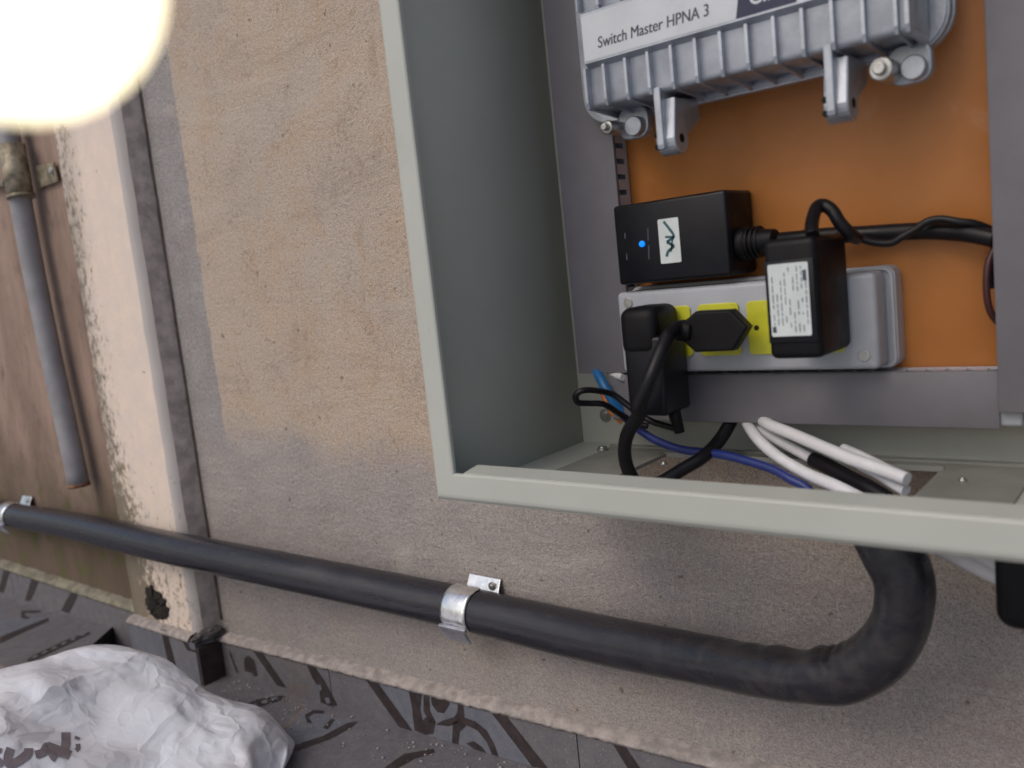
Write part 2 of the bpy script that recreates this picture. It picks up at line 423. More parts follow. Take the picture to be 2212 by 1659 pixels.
eF = e0 + dv * ((e0.y - .02) / -dv.y)
lp = [(e0.x, .73), (eF.x, eF.y), (-8, eF.y), (-8, .73)]
flat(bm, [W(x, Y, lz(x)) for x, Y in lp])
flat(bm, [W(e0.x, .73, lz(e0.x)), W(eF.x, eF.y, lz(eF.x)), W(eF.x, eF.y, lz(eF.x) - .14), W(e0.x, .73, lz(e0.x) - .14)], 3)  # cut side of the slab, painted near-black for its shade
def lpoly(pts, mi, dz=.0006):
    L = [atf(*p, LA, LB) for p in pts]; flat(bm, [W(x, Y, z + dz) for x, Y, z in L], mi)
lpoly([qb(0, 865), qb(150, 800), qb(290, 745), qb(300, 762), qb(170, 820), qb(0, 900)], 1)
lpoly([qb(165, 1000), qb(200, 975), qb(400, 880), qb(545, 830), qb(550, 842), qb(420, 905), qb(215, 1000), qb(175, 1015)], 1)
for i in range(6):
    cx, cy = 215 + 58 * i, 985 - 27 * i
    lpoly([qb(cx - 20, cy + 4), qb(cx + 4, cy - 12), qb(cx + 20, cy - 6), qb(cx - 4, cy + 9)], 2, .0012)
lpoly([qb(130, 700), qb(250, 700), qb(245, 712), qb(150, 715), qb(155, 735), qb(190, 742), qb(165, 752), qb(128, 745)], 1)
lpoly([qb(0, 1030), qb(230, 1130), qb(150, 1200), qb(-60, 1200), qb(-60, 1030)], 5)
lpoly([qb(0, 720), qb(290, 745), qb(150, 800), qb(0, 860), qb(-60, 880), qb(-60, 700)], 2, .0003)
obj('floor_step', bm, [TILE, BAND, TILEBLUE, DIRT_SHADE, GROUT, simple('sandy_tile', (.27, .215, .185), .7, var=.2, scale=60)])['kind'] = 'structure'
bm = NB(); flat(bm, [W(-30, .021, -.6), W(3, .021, -.6), W(3, .73, -.6), W(30, .73, -.6), W(30, -60, -.6), W(-30, -60, -.6)])
obj('bounce_ground', bm, simple('bounce_grey', (.50, .53, .58), .9, var=.1, scale=3))['kind'] = 'structure'  # unseen ground, added pale to bounce fill light upward
bm = NB(); flat(bm, [W(-2.2, .8, -.69), W(-.9, .8, -.69), W(-.9, -1.5, -.69), W(-2.4, -1.5, -.69)])
obj('gutter_bed', bm, DIRT_SHADE)['kind'] = 'structure'

bm = NB(); rbox(bm, -1.254, 4, .72, .87, -.7, 3.0)
tag(obj('stucco_wall', bm, STUCCO), 'rough tan stucco wall with greyer cement band below, carrying the metal cabinet', 'wall')
bm = NB(); rbox(bm, -6, -1.2541, .721, .87, -.75, 3.0)
tag(obj('rendered_wall', bm, STAINED), 'brown damp-stained wall left of the pilaster behind the grey pipe', 'wall')

pl = thing('pilaster', 'pale cream pilaster with mould spots and a grey cement side', 'pilaster', W(-1.355, .70, -.6))
bm = NB()
nz = 70; cols = [-1.455, -1.43, -1.40, -1.37, -1.34, -1.31, -1.285, -1.268, -1.259, -1.2545]
def jit(x, z, a, s=30): return a * noise.noise(Vector((x * s, 3.1, z * s)))
rows = []
for j in range(nz + 1):
    z = -.62 + 2.2 * j / nz
    r_ = []
    for i, x in enumerate(cols):
        Y = .679 + (.003 if i == 8 else 0) + (.010 if i == 9 else 0) + jit(x, z, .0016)
        xx = x + (jit(2, z, .003, 40) if i > 6 else 0)
        r_.append(bm.verts.new(W(xx, Y, z)))
    rows.append(r_)
    if j:
        for i in range(len(cols) - 1):
            f = bm.faces.new((rows[-2][i], rows[-2][i + 1], rows[-1][i + 1], rows[-1][i])); f.smooth = True
lb = [bm.verts.new(W(-1.455, .7209, -.62 + 2.2 * j / nz)) for j in range(nz + 1)]
for j in range(nz): bm.faces.new((lb[j], rows[j][0], rows[j + 1][0], lb[j + 1]))
obj('front_face', bm, PIL, pl)
bm = NB(); A = []
for j in range(nz + 1):
    z = -.62 + 2.2 * j / nz
    A.append([bm.verts.new(W(-1.2545 + jit(2, z, .003, 40) + k * .001, Y, z)) for k, Y in enumerate((.6886, .70, .712, .7199))])
    if j:
        for k in range(3):
            f = bm.faces.new((A[-2][k], A[-2][k + 1], A[-1][k + 1], A[-1][k])); f.smooth = True
obj('side_face', bm, PILSIDE, pl)
bm = NB()                                                    # broken hole in the plaster at the foot
hp = [qb(887, 640), qb(895, 560), qb(915, 545), qb(935, 575), qb(975, 590), qb(1005, 640), (qb(1025, 690)), qb(1022, 745), qb(980, 758), qb(935, 735), qb(900, 700)]
hp = [(a + random.uniform(-9, 9), b + random.uniform(-9, 9)) if 0 else (a, b) for a, b in hp]
hp2 = []
for i in range(len(hp)):
    p_, q_ = hp[i], hp[(i + 1) % len(hp)]
    for k in range(5): hp2.append((p_[0] + (q_[0] - p_[0]) * k / 5 + random.uniform(-3.2, 3.2), p_[1] + (q_[1] - p_[1]) * k / 5 + random.uniform(-3.2, 3.2)))
hp = hp2
cw = W(*at(*qb(958, 670), .676)); ring = []
for i, p in enumerate(hp):
    q = W(*at(*p, .6772)); ring.append(bm.verts.new(q))
inner = [bm.verts.new(v.co.lerp(cw, .45) + Vector((random.uniform(-.003, .003), -.0035 + random.uniform(-.002, .001), random.uniform(-.003, .003)))) for v in ring]
cc = bm.verts.new(cw + Vector((0, .0, 0)))
for i in range(len(ring)):
    k = (i + 1) % len(ring)
    bm.faces.new((ring[i], ring[k], inner[k], inner[i])); bm.faces.new((inner[i], inner[k], cc))
obj('broken_patch', bm, DIRT_SHADE, pl)

# dark joint where the pilaster meets the wall
bm = NB()
px_ = None
for j in range(50):
    z = -.50 + 1.5 * j / 49
    wd = .0065 + .003 * noise.noise(Vector((0, 0, z * 9)))
    a = bm.verts.new(W(-1.2515, .7185, z)); b = bm.verts.new(W(-1.2515 + wd, .7192, z))
    if px_: bm.faces.new((px_[0], px_[1], b, a))
    px_ = (a, b)
obj('open_joint', bm, simple('dark_joint', (.075, .058, .048), .95, var=.3, scale=50), pl)

# ---- skirting
def sk_line(x): return -.523 + .042 * (x + 1.247)
SY = .707
sk = thing('tiled_skirting', 'grey granite-look skirting with dark scroll pattern along the foot of the stucco wall', 'skirting', W(-.6, .71, fz(-.6)))
xs = [-1.2535, -.97, -.545, -.13, .30, .73]
for a, b in zip(xs, xs[1:]):
    bm = NB()
    prism(bm, [W(a + .0008, SY, fz(a) - .002), W(b - .0008, SY, fz(b) - .002), W(b - .0008, SY, sk_line(b) - .009), W(a + .0008, SY, sk_line(a) - .009)], Vector((0, .0128, 0)))
    obj('skirting_tile', bm, TILE, sk)
bm = NB()
def sp(pts, mi=0, dY=.0006):
    vs = []
    for p in pts:
        x, Y, z = at(*p, SY - dY); z = min(max(z, fz(x) + .0005), sk_line(x) - .0095); vs.append(W(x, Y, z))
    flat(bm, vs, mi)
sp([q6(565, 112), q6(625, 128), q6(775, 392), q6(718, 378)])
sp([q6(515, 210), q6(545, 195), q6(580, 225), q6(600, 320), q6(578, 322), q6(565, 300), q6(520, 290)])
sp([q6(425, 175), q6(432, 172), q6(480, 300), q6(470, 300)])
sp([q6(895, 205), q6(945, 215), q6(1010, 350), q6(1090, 500), q6(1050, 505), q6(985, 480), q6(980, 400), q6(935, 330)])
sp([q6(960, 375), q6(985, 370), q6(995, 400), q6(975, 420)], 1, .0012); sp([q6(1010, 455), q6(1035, 450), q6(1050, 485), q6(1025, 490)], 1, .0012)
sp([q4(130, 1085), q4(205, 1105), q4(420, 1445), q4(335, 1410)])
sp([q4(205, 1105), q4(900, 1290), q4(1150, 1665), q4(900, 1620), q4(420, 1440)], 1, .0003)
sp([q4(390, 1150), q4(470, 1170), q4(465, 1300), q4(480, 1370), q4(520, 1330), q4(560, 1380), q4(545, 1450), q4(500, 1470), q4(430, 1430), q4(415, 1300)])
sp([q4(525, 1190), q4(640, 1215), q4(640, 1280), q4(610, 1325), q4(570, 1320), q4(535, 1270)])
sp([q4(480, 1175), q4(515, 1185), q4(525, 1310), q4(560, 1380), q4(520, 1380), q4(485, 1310)])
sp([q4(690, 1230), q4(722, 1238), q4(735, 1345), q4(700, 1385), q4(640, 1405), q4(560, 1395), q4(600, 1370), q4(670, 1350), q4(690, 1320)])
sp([q4(665, 1380), q4(730, 1350), q4(800, 1375), q4(870, 1430), q4(915, 1510), q4(945, 1605), q4(905, 1598), q4(870, 1500), q4(815, 1430), q4(750, 1400), q4(705, 1440), q4(700, 1530), q4(660, 1515)])
sp([q4(745, 1510), q4(790, 1495), q4(840, 1530), q4(870, 1590), q4(800, 1570)])
sp([q4(895, 1285), q4(990, 1312), q4(1245, 1665), q4(1150, 1665)])
sp([q4(1640, 1500), q4(1720, 1520), q4(1900, 1800), q4(1810, 1790)])
obj('scroll_pattern', bm, [BAND, TILEBLUE], sk)
def mortar(name, x0, x1, zf, Y, h, mat, parent, n=90, th=.008):
    bm = NB(); R = []
    for i in range(n + 1):
        x = x0 + (x1 - x0) * i / n; z = zf(x)
        j1 = .0020 * noise.noise(Vector((x * 60, 1, 0))) + .0016 * noise.noise(Vector((x * 230, 1, 0))); j2 = .0018 * noise.noise(Vector((x * 90, 5, 0))) + .0014 * noise.noise(Vector((x * 260, 5, 0)))
        pts = [(Y + .002, z - h * .62 + j2), (Y - th * .30, z - h * .58 + j2), (Y - th * .34, z - h * .2 + j1), (Y + .003, z + h * .25 + j1), (Y + .0145, z + h * .5 + j1)]
        R.append([bm.verts.new(W(x, a, b)) for a, b in pts])
        if i:
            for k in range(4):
                f = bm.faces.new((R[-2][k], R[-2][k + 1], R[-1][k + 1], R[-1][k])); f.smooth = True
    obj(name, bm, mat, parent)
mortar('mortar_fillet', -1.253, .9, lambda x: sk_line(x) - .001, .7065, .0105, MORTAR, sk, n=520)

ps = thing('pilaster_skirting', 'short grey tile skirting wrapped round the pilaster foot with a cement lump on its corner', 'skirting', W(-1.35, .66, -.59))
bm = NB()
prism(bm, [W(-1.458, .667, fz(-1.458) - .01), W(-1.2482, .667, fz(-1.25) - .01), W(-1.2482, .667, -.5165), W(-1.458, .667, -.5185)], Vector((0, .0115, 0)))
obj('front_tile', bm, TILEBLUE, ps)
bm = NB()
def pp(pts):
    flat(bm, [W(*at(*p, .6664)) for p in pts])
pp([q6(5, 30), q6(40, 40), q6(105, 290), q6(60, 300)])
pp([qb(1110, 880), qb(1135, 885), qb(1160, 930), qb(1200, 945), qb(1190, 955), qb(1140, 940)])
obj('band_pattern', bm, BAND, ps)
bm = NB(); prism(bm, [W(-1.2478, .667, fz(-1.25) - .01), W(-1.2478, .706, fz(-1.25) - .01), W(-1.2478, .706, -.531), W(-1.2478, .667, -.525)], Vector((.009, 0, 0)))
obj('side_tile', bm, simple('shaded_tile_side', (.04, .028, .03), .6, var=.3), ps)  # right-facing tile side, its shade put into the dark colour
bm = NB()
t = bmesh.new(); bmesh.ops.create_icosphere(t, subdivisions=4, radius=1)
cen = W(-1.246, .690, -.513)
for v in t.verts:
    n_ = noise.noise(v.co * 2.3) * .35 + noise.noise(v.co * 6) * .15
    v.co = cen + Vector((v.co.x * .010, v.co.y * .026, v.co.z * .0095)) * (1 + n_)
merge(bm, t, 0, True)
obj('cement_lump', bm, simple('dark_cement', (.11, .10, .10), .95, var=.3, scale=80, bump=1, bs=200, bd=.002), ps)
mortar('mortar_fillet', -1.458, -1.262, lambda x: -.514 + .012 * (x + 1.35), .6665, .011, MORTAR, ps, n=120)

ls = thing('wall_skirting', 'mossy-edged grey tile skirting left of the pilaster', 'skirting', W(-2, .71, -.59))
xs = [-4.4, -3.95, -3.5, -3.05, -2.6, -2.06, -1.4585]
for a, b in zip(xs, xs[1:]):
    bm = NB()
    prism(bm, [W(a + .001, SY, lz(a) - .003), W(b - .001, SY, (lz(b) if b < -1.5 else -.63) - .003), W(b - .001, SY, -.522), W(a + .001, SY, -.518)], Vector((0, .0125, 0)))
    obj('skirting_tile', bm, TILE, ls)
bm = NB()
def lp2(pts):
    flat(bm, [W(*at(*p, SY - .0006)) for p in pts])
lp2([qb(28, 425), qb(66, 440), qb(20, 590), qb(-10, 585)]); lp2([qb(200, 480), qb(245, 500), qb(185, 640), qb(150, 640)])
lp2([qb(430, 590), qb(475, 605), qb(420, 715), qb(370, 700)])
obj('band_pattern', bm, BAND, ls)
mortar('mossy_mortar', -4.4, -1.458, lambda x: -.518 - .004 * (x + 2.1), .7065, .0125, MOSSY, ls, n=420, th=.011)

bm = NB(); rg = random.Random(2)
for i in range(260):
    x = rg.uniform(-1.2, .1); Y = SY - .004 - abs(rg.gauss(0, .045)); r_ = rg.uniform(.0006, .0019) * (1.3 if rg.random() < .1 else 1)
    t = bmesh.new(); bmesh.ops.create_icosphere(t, subdivisions=1, radius=r_)
    for v in t.verts: v.co = W(x, Y, fz(x) + r_ * .6) + Vector((v.co.x * rg.uniform(.7, 1.4), v.co.y * rg.uniform(.7, 1.4), v.co.z * .8))
    merge(bm, t, rg.choice((0, 0, 1)))
o = obj('grit', bm, [MORTAR, simple('pale_grit', (.36, .32, .29), .9)]); o['kind'] = 'stuff'; tag(o, 'pale grit and mortar crumbs scattered along the foot of the skirting', 'grit')

# ------------------------------------------------------------------ metal cabinet
XL, XR, ZB, ZT, YF = -.5045, .095, -.1780, .56, .4968
ca = thing('metal_cabinet', 'open pebble-grey steel cabinet fixed to the stucco wall with orange back plate', 'cabinet', W(-.23, .70, ZB))
bm = NB(); T = .0018
rbox(bm, XL + .0005, XL + T, YF + .004, .7192, ZB, ZT, .0004, 1)
rbox(bm, XR - T, XR - .0005, YF + .004, .7192, ZB, ZT, .0004, 1)
rbox(bm, XL + T, XR - T, YF + .004, .7192, ZT - T, ZT, .0004, 1)
# bottom sheet with the cable opening left free
HX0, HX1, HY0, HY1 = -.385, -.158, .590, .672
rbox(bm, XL + T, HX0 - .02, YF + .004, .7192, ZB, ZB + T)
rbox(bm, HX1 + .02, XR - T, YF + .004, .7192, ZB, ZB + T)
rbox(bm, HX0 - .02, HX1 + .02, YF + .004, HY0 - .012, ZB, ZB + T)
rbox(bm, HX0 - .02, HX1 + .02, HY1 + .012, .7192, ZB, ZB + T)
obj('shell', bm, PAINT, ca)
bm = NB(); rbox(bm, XL + T, XR - T, .7145, .7165, ZB + T, ZT - T); obj('back_panel', bm, PAINT, ca)
# front flange: folded frame with rounded outer arris
bm = NB()
def flange(x0, x1, z0, z1, ret=None):
    rbox(bm, x0, x1, YF, YF + .0028, z0, z1, .0012, 2)
FWL, FWB = .0235, .0255
prof = []
def frame_loop(off, Y):
    return [W(XL + off, Y, ZB + off), W(XR - off, Y, ZB + off), W(XR - off, Y, ZT - off), W(XL + off, Y, ZT - off)]
steps = [(0, YF + .012)] + [(.006 * (1 - math.cos(math.radians(a))), YF + .006 * (1 - math.sin(math.radians(a)))) for a in (0, 22, 45, 68, 90)] + [(FWL - .0012, YF), (FWL, YF + .0010), (FWL, YF + .004)]
loops = [[bm.verts.new(p) for p in frame_loop(o_, Y_)] for o_, Y_ in steps]
for a, b in zip(loops, loops[1:]):
    for i in range(4):
        f = bm.faces.new((a[i], a[(i + 1) % 4], b[(i + 1) % 4], b[i])); f.smooth = False
obj('front_frame', bm, PAINT, ca)
bm = NB()                                                    # folded lower return
prism(bm, [W(XL + .034, YF + .0012, ZB + FWB - .0022), W(XR - .03, YF + .0012, ZB + FWB - .0022), W(XR - .03, YF + .019, ZB + FWB + .0005), W(XL + .034, YF + .019, ZB + FWB + .0005)], Vector((0, 0, .0014)))
obj('frame_return', bm, PAINT, ca)
bm = NB()                                                    # gland plate with a rectangular opening
gz = ZB + T + .0003
G0x, G1x, G0y, G1y = -.455, -.10, .555, .692
for a in ((G0x, HX0, G0y, G1y), (HX1, G1x, G0y, G1y), (HX0, HX1, G0y, HY0), (HX0, HX1, HY1, G1y)):
    rbox(bm, a[0], a[1], a[2], a[3], gz, gz + .0015)
rbox(bm, HX0 - .002, HX1 + .002, HY1, HY1 + .002, gz + .0015, gz + .004); rbox(bm, HX0 - .002, HX0, HY0, HY1, gz + .0015, gz + .003)
rbox(bm, G0x - .002, G1x + .01, G1y, G1y + .003, gz, gz + .0035)
obj('gland_plate', bm, simple('gland_plate_paint', (.235, .24, .215), .5, var=.1, scale=30), ca)
def bolt(p, r, nrm, mat=STEEL, parent=None, name='bolt'):
    bm = NB(); nrm = nrm.normalized()
    cyl(bm, p, p + nrm * .0014, r * 1.25, 20); cyl(bm, p + nrm * .0014, p + nrm * (.0014 + r * .55), r, 6 if r > .004 else 16, r1=r * .8)
    return obj(name, bm, mat, parent)
bolt(W(-.473, .7144, -.148), .0052, Vector((0, -1, 0)), ZINC, ca)
bolt(W(-.456, .678, gz + .0015), .0045, Vector((0, 0, 1)), ZINC, ca)
bolt(W(-.369, .640, gz + .0001 + .0014), .0025, Vector((0, 0, 1)), ZINC, ca)
bolt(W(-.138, .645, gz + .0014), .0022, Vector((0, 0, 1)), ZINC, ca)
bm = NB(); rbox(bm, -.445, -.015, .6905, .6925, -.1435, .50, .0006, 1); obj('mounting_plate', bm, ORANGE, ca)
for x, z in ((-.03, -.13), (-.425, .47), (-.03, .47), (-.425, -.125)):
    bm = NB(); cyl(bm, W(x, .6925, z), W(x, .7145, z), .006, 16); obj('standoff', bm, ZINC, ca)

# ------------------------------------------------------------------ cable ducts
def duct(name, label, x0, x1, z0, z1, Yf, vertical, ph=0, Yb=.6895):
    d = thing(name, label, 'cable duct', W((x0 + x1) / 2, Yb, z0), 'grey slotted cable ducts on the orange plate')
    bm = NB(); rbox(bm, x0 - .0005, x1 + .0005, Yf, Yf + .0018, z0, z1, .0006, 2)
    if vertical:
        rbox(bm, x0 - .0005, x0 + .001, Yf + .0018, Yf + .0036, z0, z1); rbox(bm, x1 - .001, x1 + .0005, Yf + .0018, Yf + .0036, z0, z1)
    else:
        rbox(bm, x0, x1, Yf + .0018, Yf + .0036, z0 - .0005, z0 + .001); rbox(bm, x0, x1, Yf + .0018, Yf + .0036, z1 - .001, z1 + .0005)
    obj('cover', bm, DUCT, d)
    bm = NB(); rbox(bm, x0 + .001, x1 - .001, Yb - .002, Yb, z0, z1)
    L0, L1 = (z0, z1) if vertical else (x0, x1)
    s = L0 + ph
    while s < L1 - .009:
        if vertical:
            for xx in (x0 + .0004, x1 - .0016): rbox(bm, xx, xx + .0012, Yf + .0038, Yb - .002, s, s + .0088)
        else:
            for zz in (z0 + .0004, z1 - .0016): rbox(bm, s, s + .0088, Yf + .0038, Yb - .002, zz, zz + .0012)
        s += .0135
    if vertical:
        for xx in (x0 + .0004, x1 - .0016): rbox(bm, xx + .0001, xx + .0011, Yb - .006, Yb - .0021, z0, z1)
    else:
        for zz in (z0 + .0004, z1 - .0016): rbox(bm, x0, x1, Yb - .006, Yb - .0021, zz + .0001, zz + .0011)
    obj('slotted_channel', bm, DUCTL, d)
    return d
duct('cable_duct', 'upright grey duct against the left side of the orange plate', -.4655, -.407, -.0985, .49, .665, True)
duct('cable_duct', 'level grey duct running along the bottom of the orange plate', -.432, -.1178, -.1415, -.1008, .665, False)
duct('cable_duct', 'upright grey duct at the right edge of the picture', -.1165, -.052, -.1290, .49, .661, True)

# ------------------------------------------------------------------ die-cast switch
sw = thing('network_switch', 'ribbed cast-aluminium switch box with a white and navy label on its front', 'network switch', W(-.27, .69, .11))
BX0, BX1, BZ0, BZ1, SF = -.389, -.147, .1235, .44, .600
bm = NB()
rbox(bm, BX0, BX1, SF + .006, .650, BZ0 - .0, BZ1, .004, 3)
# label plateau with bevelled ledges
prism(bm, [W(BX0 + .003, SF + .0061, .1535), W(BX0 + .003, SF, .1570), W(BX0 + .003, SF, .1945), W(BX0 + .003, SF + .0061, .198)], Vector((.196, 0, 0)))
prism(bm, [W(-.190, SF + .0061, .1535), W(-.190, SF, .1570), W(-.190, SF, .1945), W(-.190, SF + .0061, .198)], Vector((.0385, 0, 0)))
obj('housing', bm, CAST, sw)
def finprism(bm, x, z0, z1, ww=.0022):
    # fin over the front, sloping back to the flange underneath
    pts = [W(x, SF + .0065, z1), W(x, SF + .0002, z1), W(x, SF + .0002, z0 + .004), W(x, SF + .002, z0 - .0008), W(x, .646, z0 - .0045), W(x, .6495, z0 - .006), W(x, .6495, z0 + .004), W(x, SF + .0065, z0 + .004)]
    prism(bm, pts, Vector((ww, 0, 0)))
bm = NB()
for k in range(12): finprism(bm, -.371 + .0195 * k, BZ0, .1538)
finprism(bm, BX0 + .0005, BZ0, .1538, .0025); finprism(bm, BX1 - .003, BZ0, .1538, .0025)
obj('lower_fins', bm, CAST, sw)
bm = NB()
for k in range(-1, 13): rbox(bm, max(-.371 + .0195 * k, BX0), min(-.371 + .0195 * k + .0022, BX1), SF + .0002, SF + .0065, .1975, BZ1 - .004)
obj('upper_fins', bm, CAST, sw)
bm = NB()
prism(bm, rrect(-.4235, -.1345, .1165, .45, .026, .6502, 8), Vector((0, .007, 0)), r=.0015)
rr_o = rrect(-.4215, -.1365, .1185, .448, .024, .6482, 8); rr_i = rrect(-.4150, -.1430, .1215, .442, .020, .6482, 8)
a = [bm.verts.new(p) for p in rr_o]; b = [bm.verts.new(p) for p in rr_i]
a2 = [bm.verts.new(p + Vector((0, .0025, 0))) for p in rr_o]; b2 = [bm.verts.new(p + Vector((0, .0025, 0))) for p in rr_i]
for i in range(len(a)):
    k = (i + 1) % len(a)
    bm.faces.new((a[i], a[k], b[k], b[i])); bm.faces.new((a[i], a[k], a2[k], a2[i])); bm.faces.new((b[i], b[k], b2[k], b2[i]))
prism(bm, rrect(-.4225, -.1330, .1175, .451, .026, .6574, 8), Vector((0, .006, 0)), r=.001)
obj('flange', bm, CAST, sw)
for x in (-.40, -.16):
    bm = NB(); rbox(bm, x - .01, x + .01, .6636, .6903, .20, .43); obj('mounting_foot', bm, CAST, sw)
bm = NB()                                                    # printed label, lettering as thin print
prism(bm, [W(-.3855, SF - .0001, .1585), W(-.259, SF - .0001, .1585), W(-.2525, SF - .0001, .1925), W(-.3855, SF - .0001, .1925)], Vector((0, -.0003, 0)))
prism(bm, [W(-.2588, SF - .0001, .1585), W(-.2165, SF - .0001, .1585), W(-.2085, SF - .0001, .1925), W(-.2523, SF - .0001, .1925)], Vector((0, -.0003, 0)), mi=1)
lab = obj('label', bm, [LABELW, NAVY], sw)
bm = NB(); X_, Z_ = Vector((1, 0, 0)), Vector((0, 0, 1))
text_bm(bm, 'Switch Master HPNA 3', .0118, W(-.3725, SF - .0006, .1660), X_, Z_, depth=0, sx=.84, shear=.1)
text_bm(bm, 'Switch Master HPNA 3', .0118, W(-.3725 + .00035, SF - .00062, .1660), X_, Z_, depth=0, sx=.84, shear=.1)
obj('lettering', bm, INK, lab)
bm = NB(); px0 = at(*q1(925, 26), SF); text_bm(bm, 'Cianet', .0150, W(px0[0], SF - .0006, px0[2]), X_, Z_, bold=.0002, depth=0, sx=.9)
obj('lettering', bm, LABELW, lab)
# hinge lugs on the lower flange
for p in (q1(540, 660), q1(1325, 500)):
    x, Y, z = at(*p, .618)
    bm = NB(); R_ = .0115
    pts = [W(x - .004, Y + R_ * math.cos(math.radians(t_)), z + R_ * math.sin(math.radians(t_))) for t_ in range(-180, 30, 15)]
    pts += [W(x - .004, .652, z + .016), W(x - .004, .652, z + .032), W(x - .004, .612, z + .030)]
    prism(bm, pts, Vector((.0165, 0, 0)), r=.0015)
    prism(bm, [W(x - .001, Y - R_ - .0035, z - .004), W(x - .001, Y - R_ - .0025, z - .007), W(x - .001, Y, z - .007), W(x - .001, .63, z + .038), W(x - .001, .603, z + .038)], Vector((.006, 0, 0)), r=.001)
    lg = obj('hinge_lug', bm, CAST, sw)
    bm = NB()
    for dz in (.004, -.005): cyl(bm, W(x - .0026, Y - R_ * .75 - .003, z + dz), W(x - .0026, Y - R_ * .1, z + dz), .0022, 12)
    cyl(bm, W(x - .0042, Y, z), W(x + .0128, Y, z), .0035, 14)
    obj('pin_hole', bm, BLACK2, lg)
for (p, r_) in ((q1(285, 600), .0056), (q1(1560, 330), .0078)):
    x, Y, z = at(*p, .628)
    bm = NB(); prism(bm, rrect(x - .002, x + .026, z - .010, z + .016, .009, .640, 5), Vector((0, .010, 0)), r=.0015)
    cyl(bm, W(x + .016, .632, z - .001), W(x + .016, .642, z - .001), .008, 20, bev=.001)
    tb = obj('screw_tab', bm, CAST, sw)
    bm = NB(); cyl(bm, W(x, .618, z), W(x, .641, z), r_, 24, bev=.0015); cyl(bm, W(x, .613, z), W(x, .618, z), r_ * .55, 12, bev=.001)
    obj('cover_screw', bm, ZINC, tb)

# ------------------------------------------------------------------ small black box with a blue light
inj = thing('power_injector', 'small black box with a glowing blue light and pale sticker on the orange plate', 'power injector', W(-.345, .69, -.02))
bm = NB(); rbox(bm, -.3975, -.2950, .640, .6895, -.0190, .0475, .0028, 3); obj('case', bm, BLACK, inj)
bm = NB(); rbox(bm, -.2966, -.2945, .643, .687, -.0165, .045, .0008, 2); obj('end_cap', bm, BLACK2, inj)
bm = NB(); prism(bm, rrect(-.3555, -.3368, -.0045, .0315, .0012, .6399), Vector((0, -.0003, 0))); st = obj('sticker', bm, STICK, inj)
def ribbon(bm, pts, wdt, n, mi=0):
    for a, b in zip(pts, pts[1:]):
        d = (b - a).normalized(); s = d.cross(n).normalized() * wdt / 2
        flat(bm, [a - s, b - s, b + s, a + s], mi)
bm = NB(); nn = Vector((0, -1, 0))
def zz2(L, Y=.6394): return [W(*at(*q2(*p), Y)) for p in L]
ribbon(bm, zz2([(680, 375), (700, 400), (735, 445), (745, 470), (700, 500)]), .0022, nn)
ribbon(bm, zz2([(700, 500), (745, 525), (705, 560), (700, 590)]), .0024, nn)
ribbon(bm, zz2([(690, 470), (745, 470)]), .0018, nn); ribbon(bm, zz2([(735, 480), (725, 560)]), .0014, nn)
obj('logo_mark', bm, TEAL, st)
bm = NB(); x, Y, z = at(*q2(550, 512), .6395); cyl(bm, W(x, .6380, z), W(x, .6405, z), .0026, 20, bev=.0008); obj('indicator_light', bm, LED, inj)
bm = NB()
for p, q in (((585, 415), (587, 490)), ((590, 520), (592, 605)), ((445, 445), (447, 480)), ((455, 570), (457, 610))):
    ribbon(bm, zz2([p, q], .6397), .0011, nn)
obj('printed_marks', bm, INK, inj)
bm = NB()
cyl(bm, W(-.2945, .660, .0045), W(-.287, .660, .0045), .0135, 24, bev=.001)
for k in range(3): cyl(bm, W(-.286 + k * .004, .657, .0048), W(-.2835 + k * .004, .657, .0048), .0125, 20, bev=.0006)
cyl(bm, W(-.288, .657, .0048), W(-.262, .652, .0055), .0108, 20, r1=.0078, bev=.0015)
tag(obj('power_plug', bm, BLACK2), 'black round plug pushed into the right end of the box with the blue light', 'plug')

# ------------------------------------------------------------------ socket strip
so_ = thing('socket_strip', 'light grey socket strip with yellow outlets above the level duct', 'socket strip', W(-.29, .69, -.096))
bm = NB(); rbox(bm, -.4050, -.1895, .6455, .672, -.0955, -.0255, .004, 3); obj('cover', bm, PANEL, so_)
bm = NB(); prism(bm, rrect(-.4065, -.1830, -.0985, -.0225, .008, .6725, 6), Vector((0, .0175, 0)), r=.001)
ro = rrect(-.4055, -.184, -.0975, -.0235, .007, .6700, 6); ri = rrect(-.4035, -.1858, -.0957, -.0253, .006, .6700, 6)
a = [bm.verts.new(p) for p in ro]; b = [bm.verts.new(p) for p in ri]
a2 = [bm.verts.new(p + Vector((0, .0028, 0))) for p in ro]; b2 = [bm.verts.new(p + Vector((0, .0028, 0))) for p in ri]
for i in range(len(a)):
    k = (i + 1) % len(a)
    bm.faces.new((a[i], a[k], b[k], b[i])); bm.faces.new((a[i], a[k], a2[k], a2[i])); bm.faces.new((b[i], b[k], b2[k], b2[i]))
obj('base', bm, PANEL, so_)
for x0 in (-.3705, -.3285, -.2865, -.2480):
    bm = NB(); prism(bm, rrect(x0, x0 + .0355, -.0822, -.0402, .004, .6453), Vector((0, -.0016, 0)), r=.0006)
    rim = [rrect(x0 + .001, x0 + .0345, -.0812, -.0412, .0035, Yv) for Yv in (.6435,)]
    ou = obj('outlet', bm, YELLOW, so_)
    bm = NB(); cx = x0 + .0075
    for zz in (-.0612,): cyl(bm, W(cx, .6434, zz), W(cx, .6444, zz), .0021, 14)
    for zz in (-.0612,): cyl(bm, W(cx + .019, .6434, zz), W(cx + .019, .6444, zz), .0021, 14)
    obj('pin_hole', bm, DIRT_SHADE, ou)
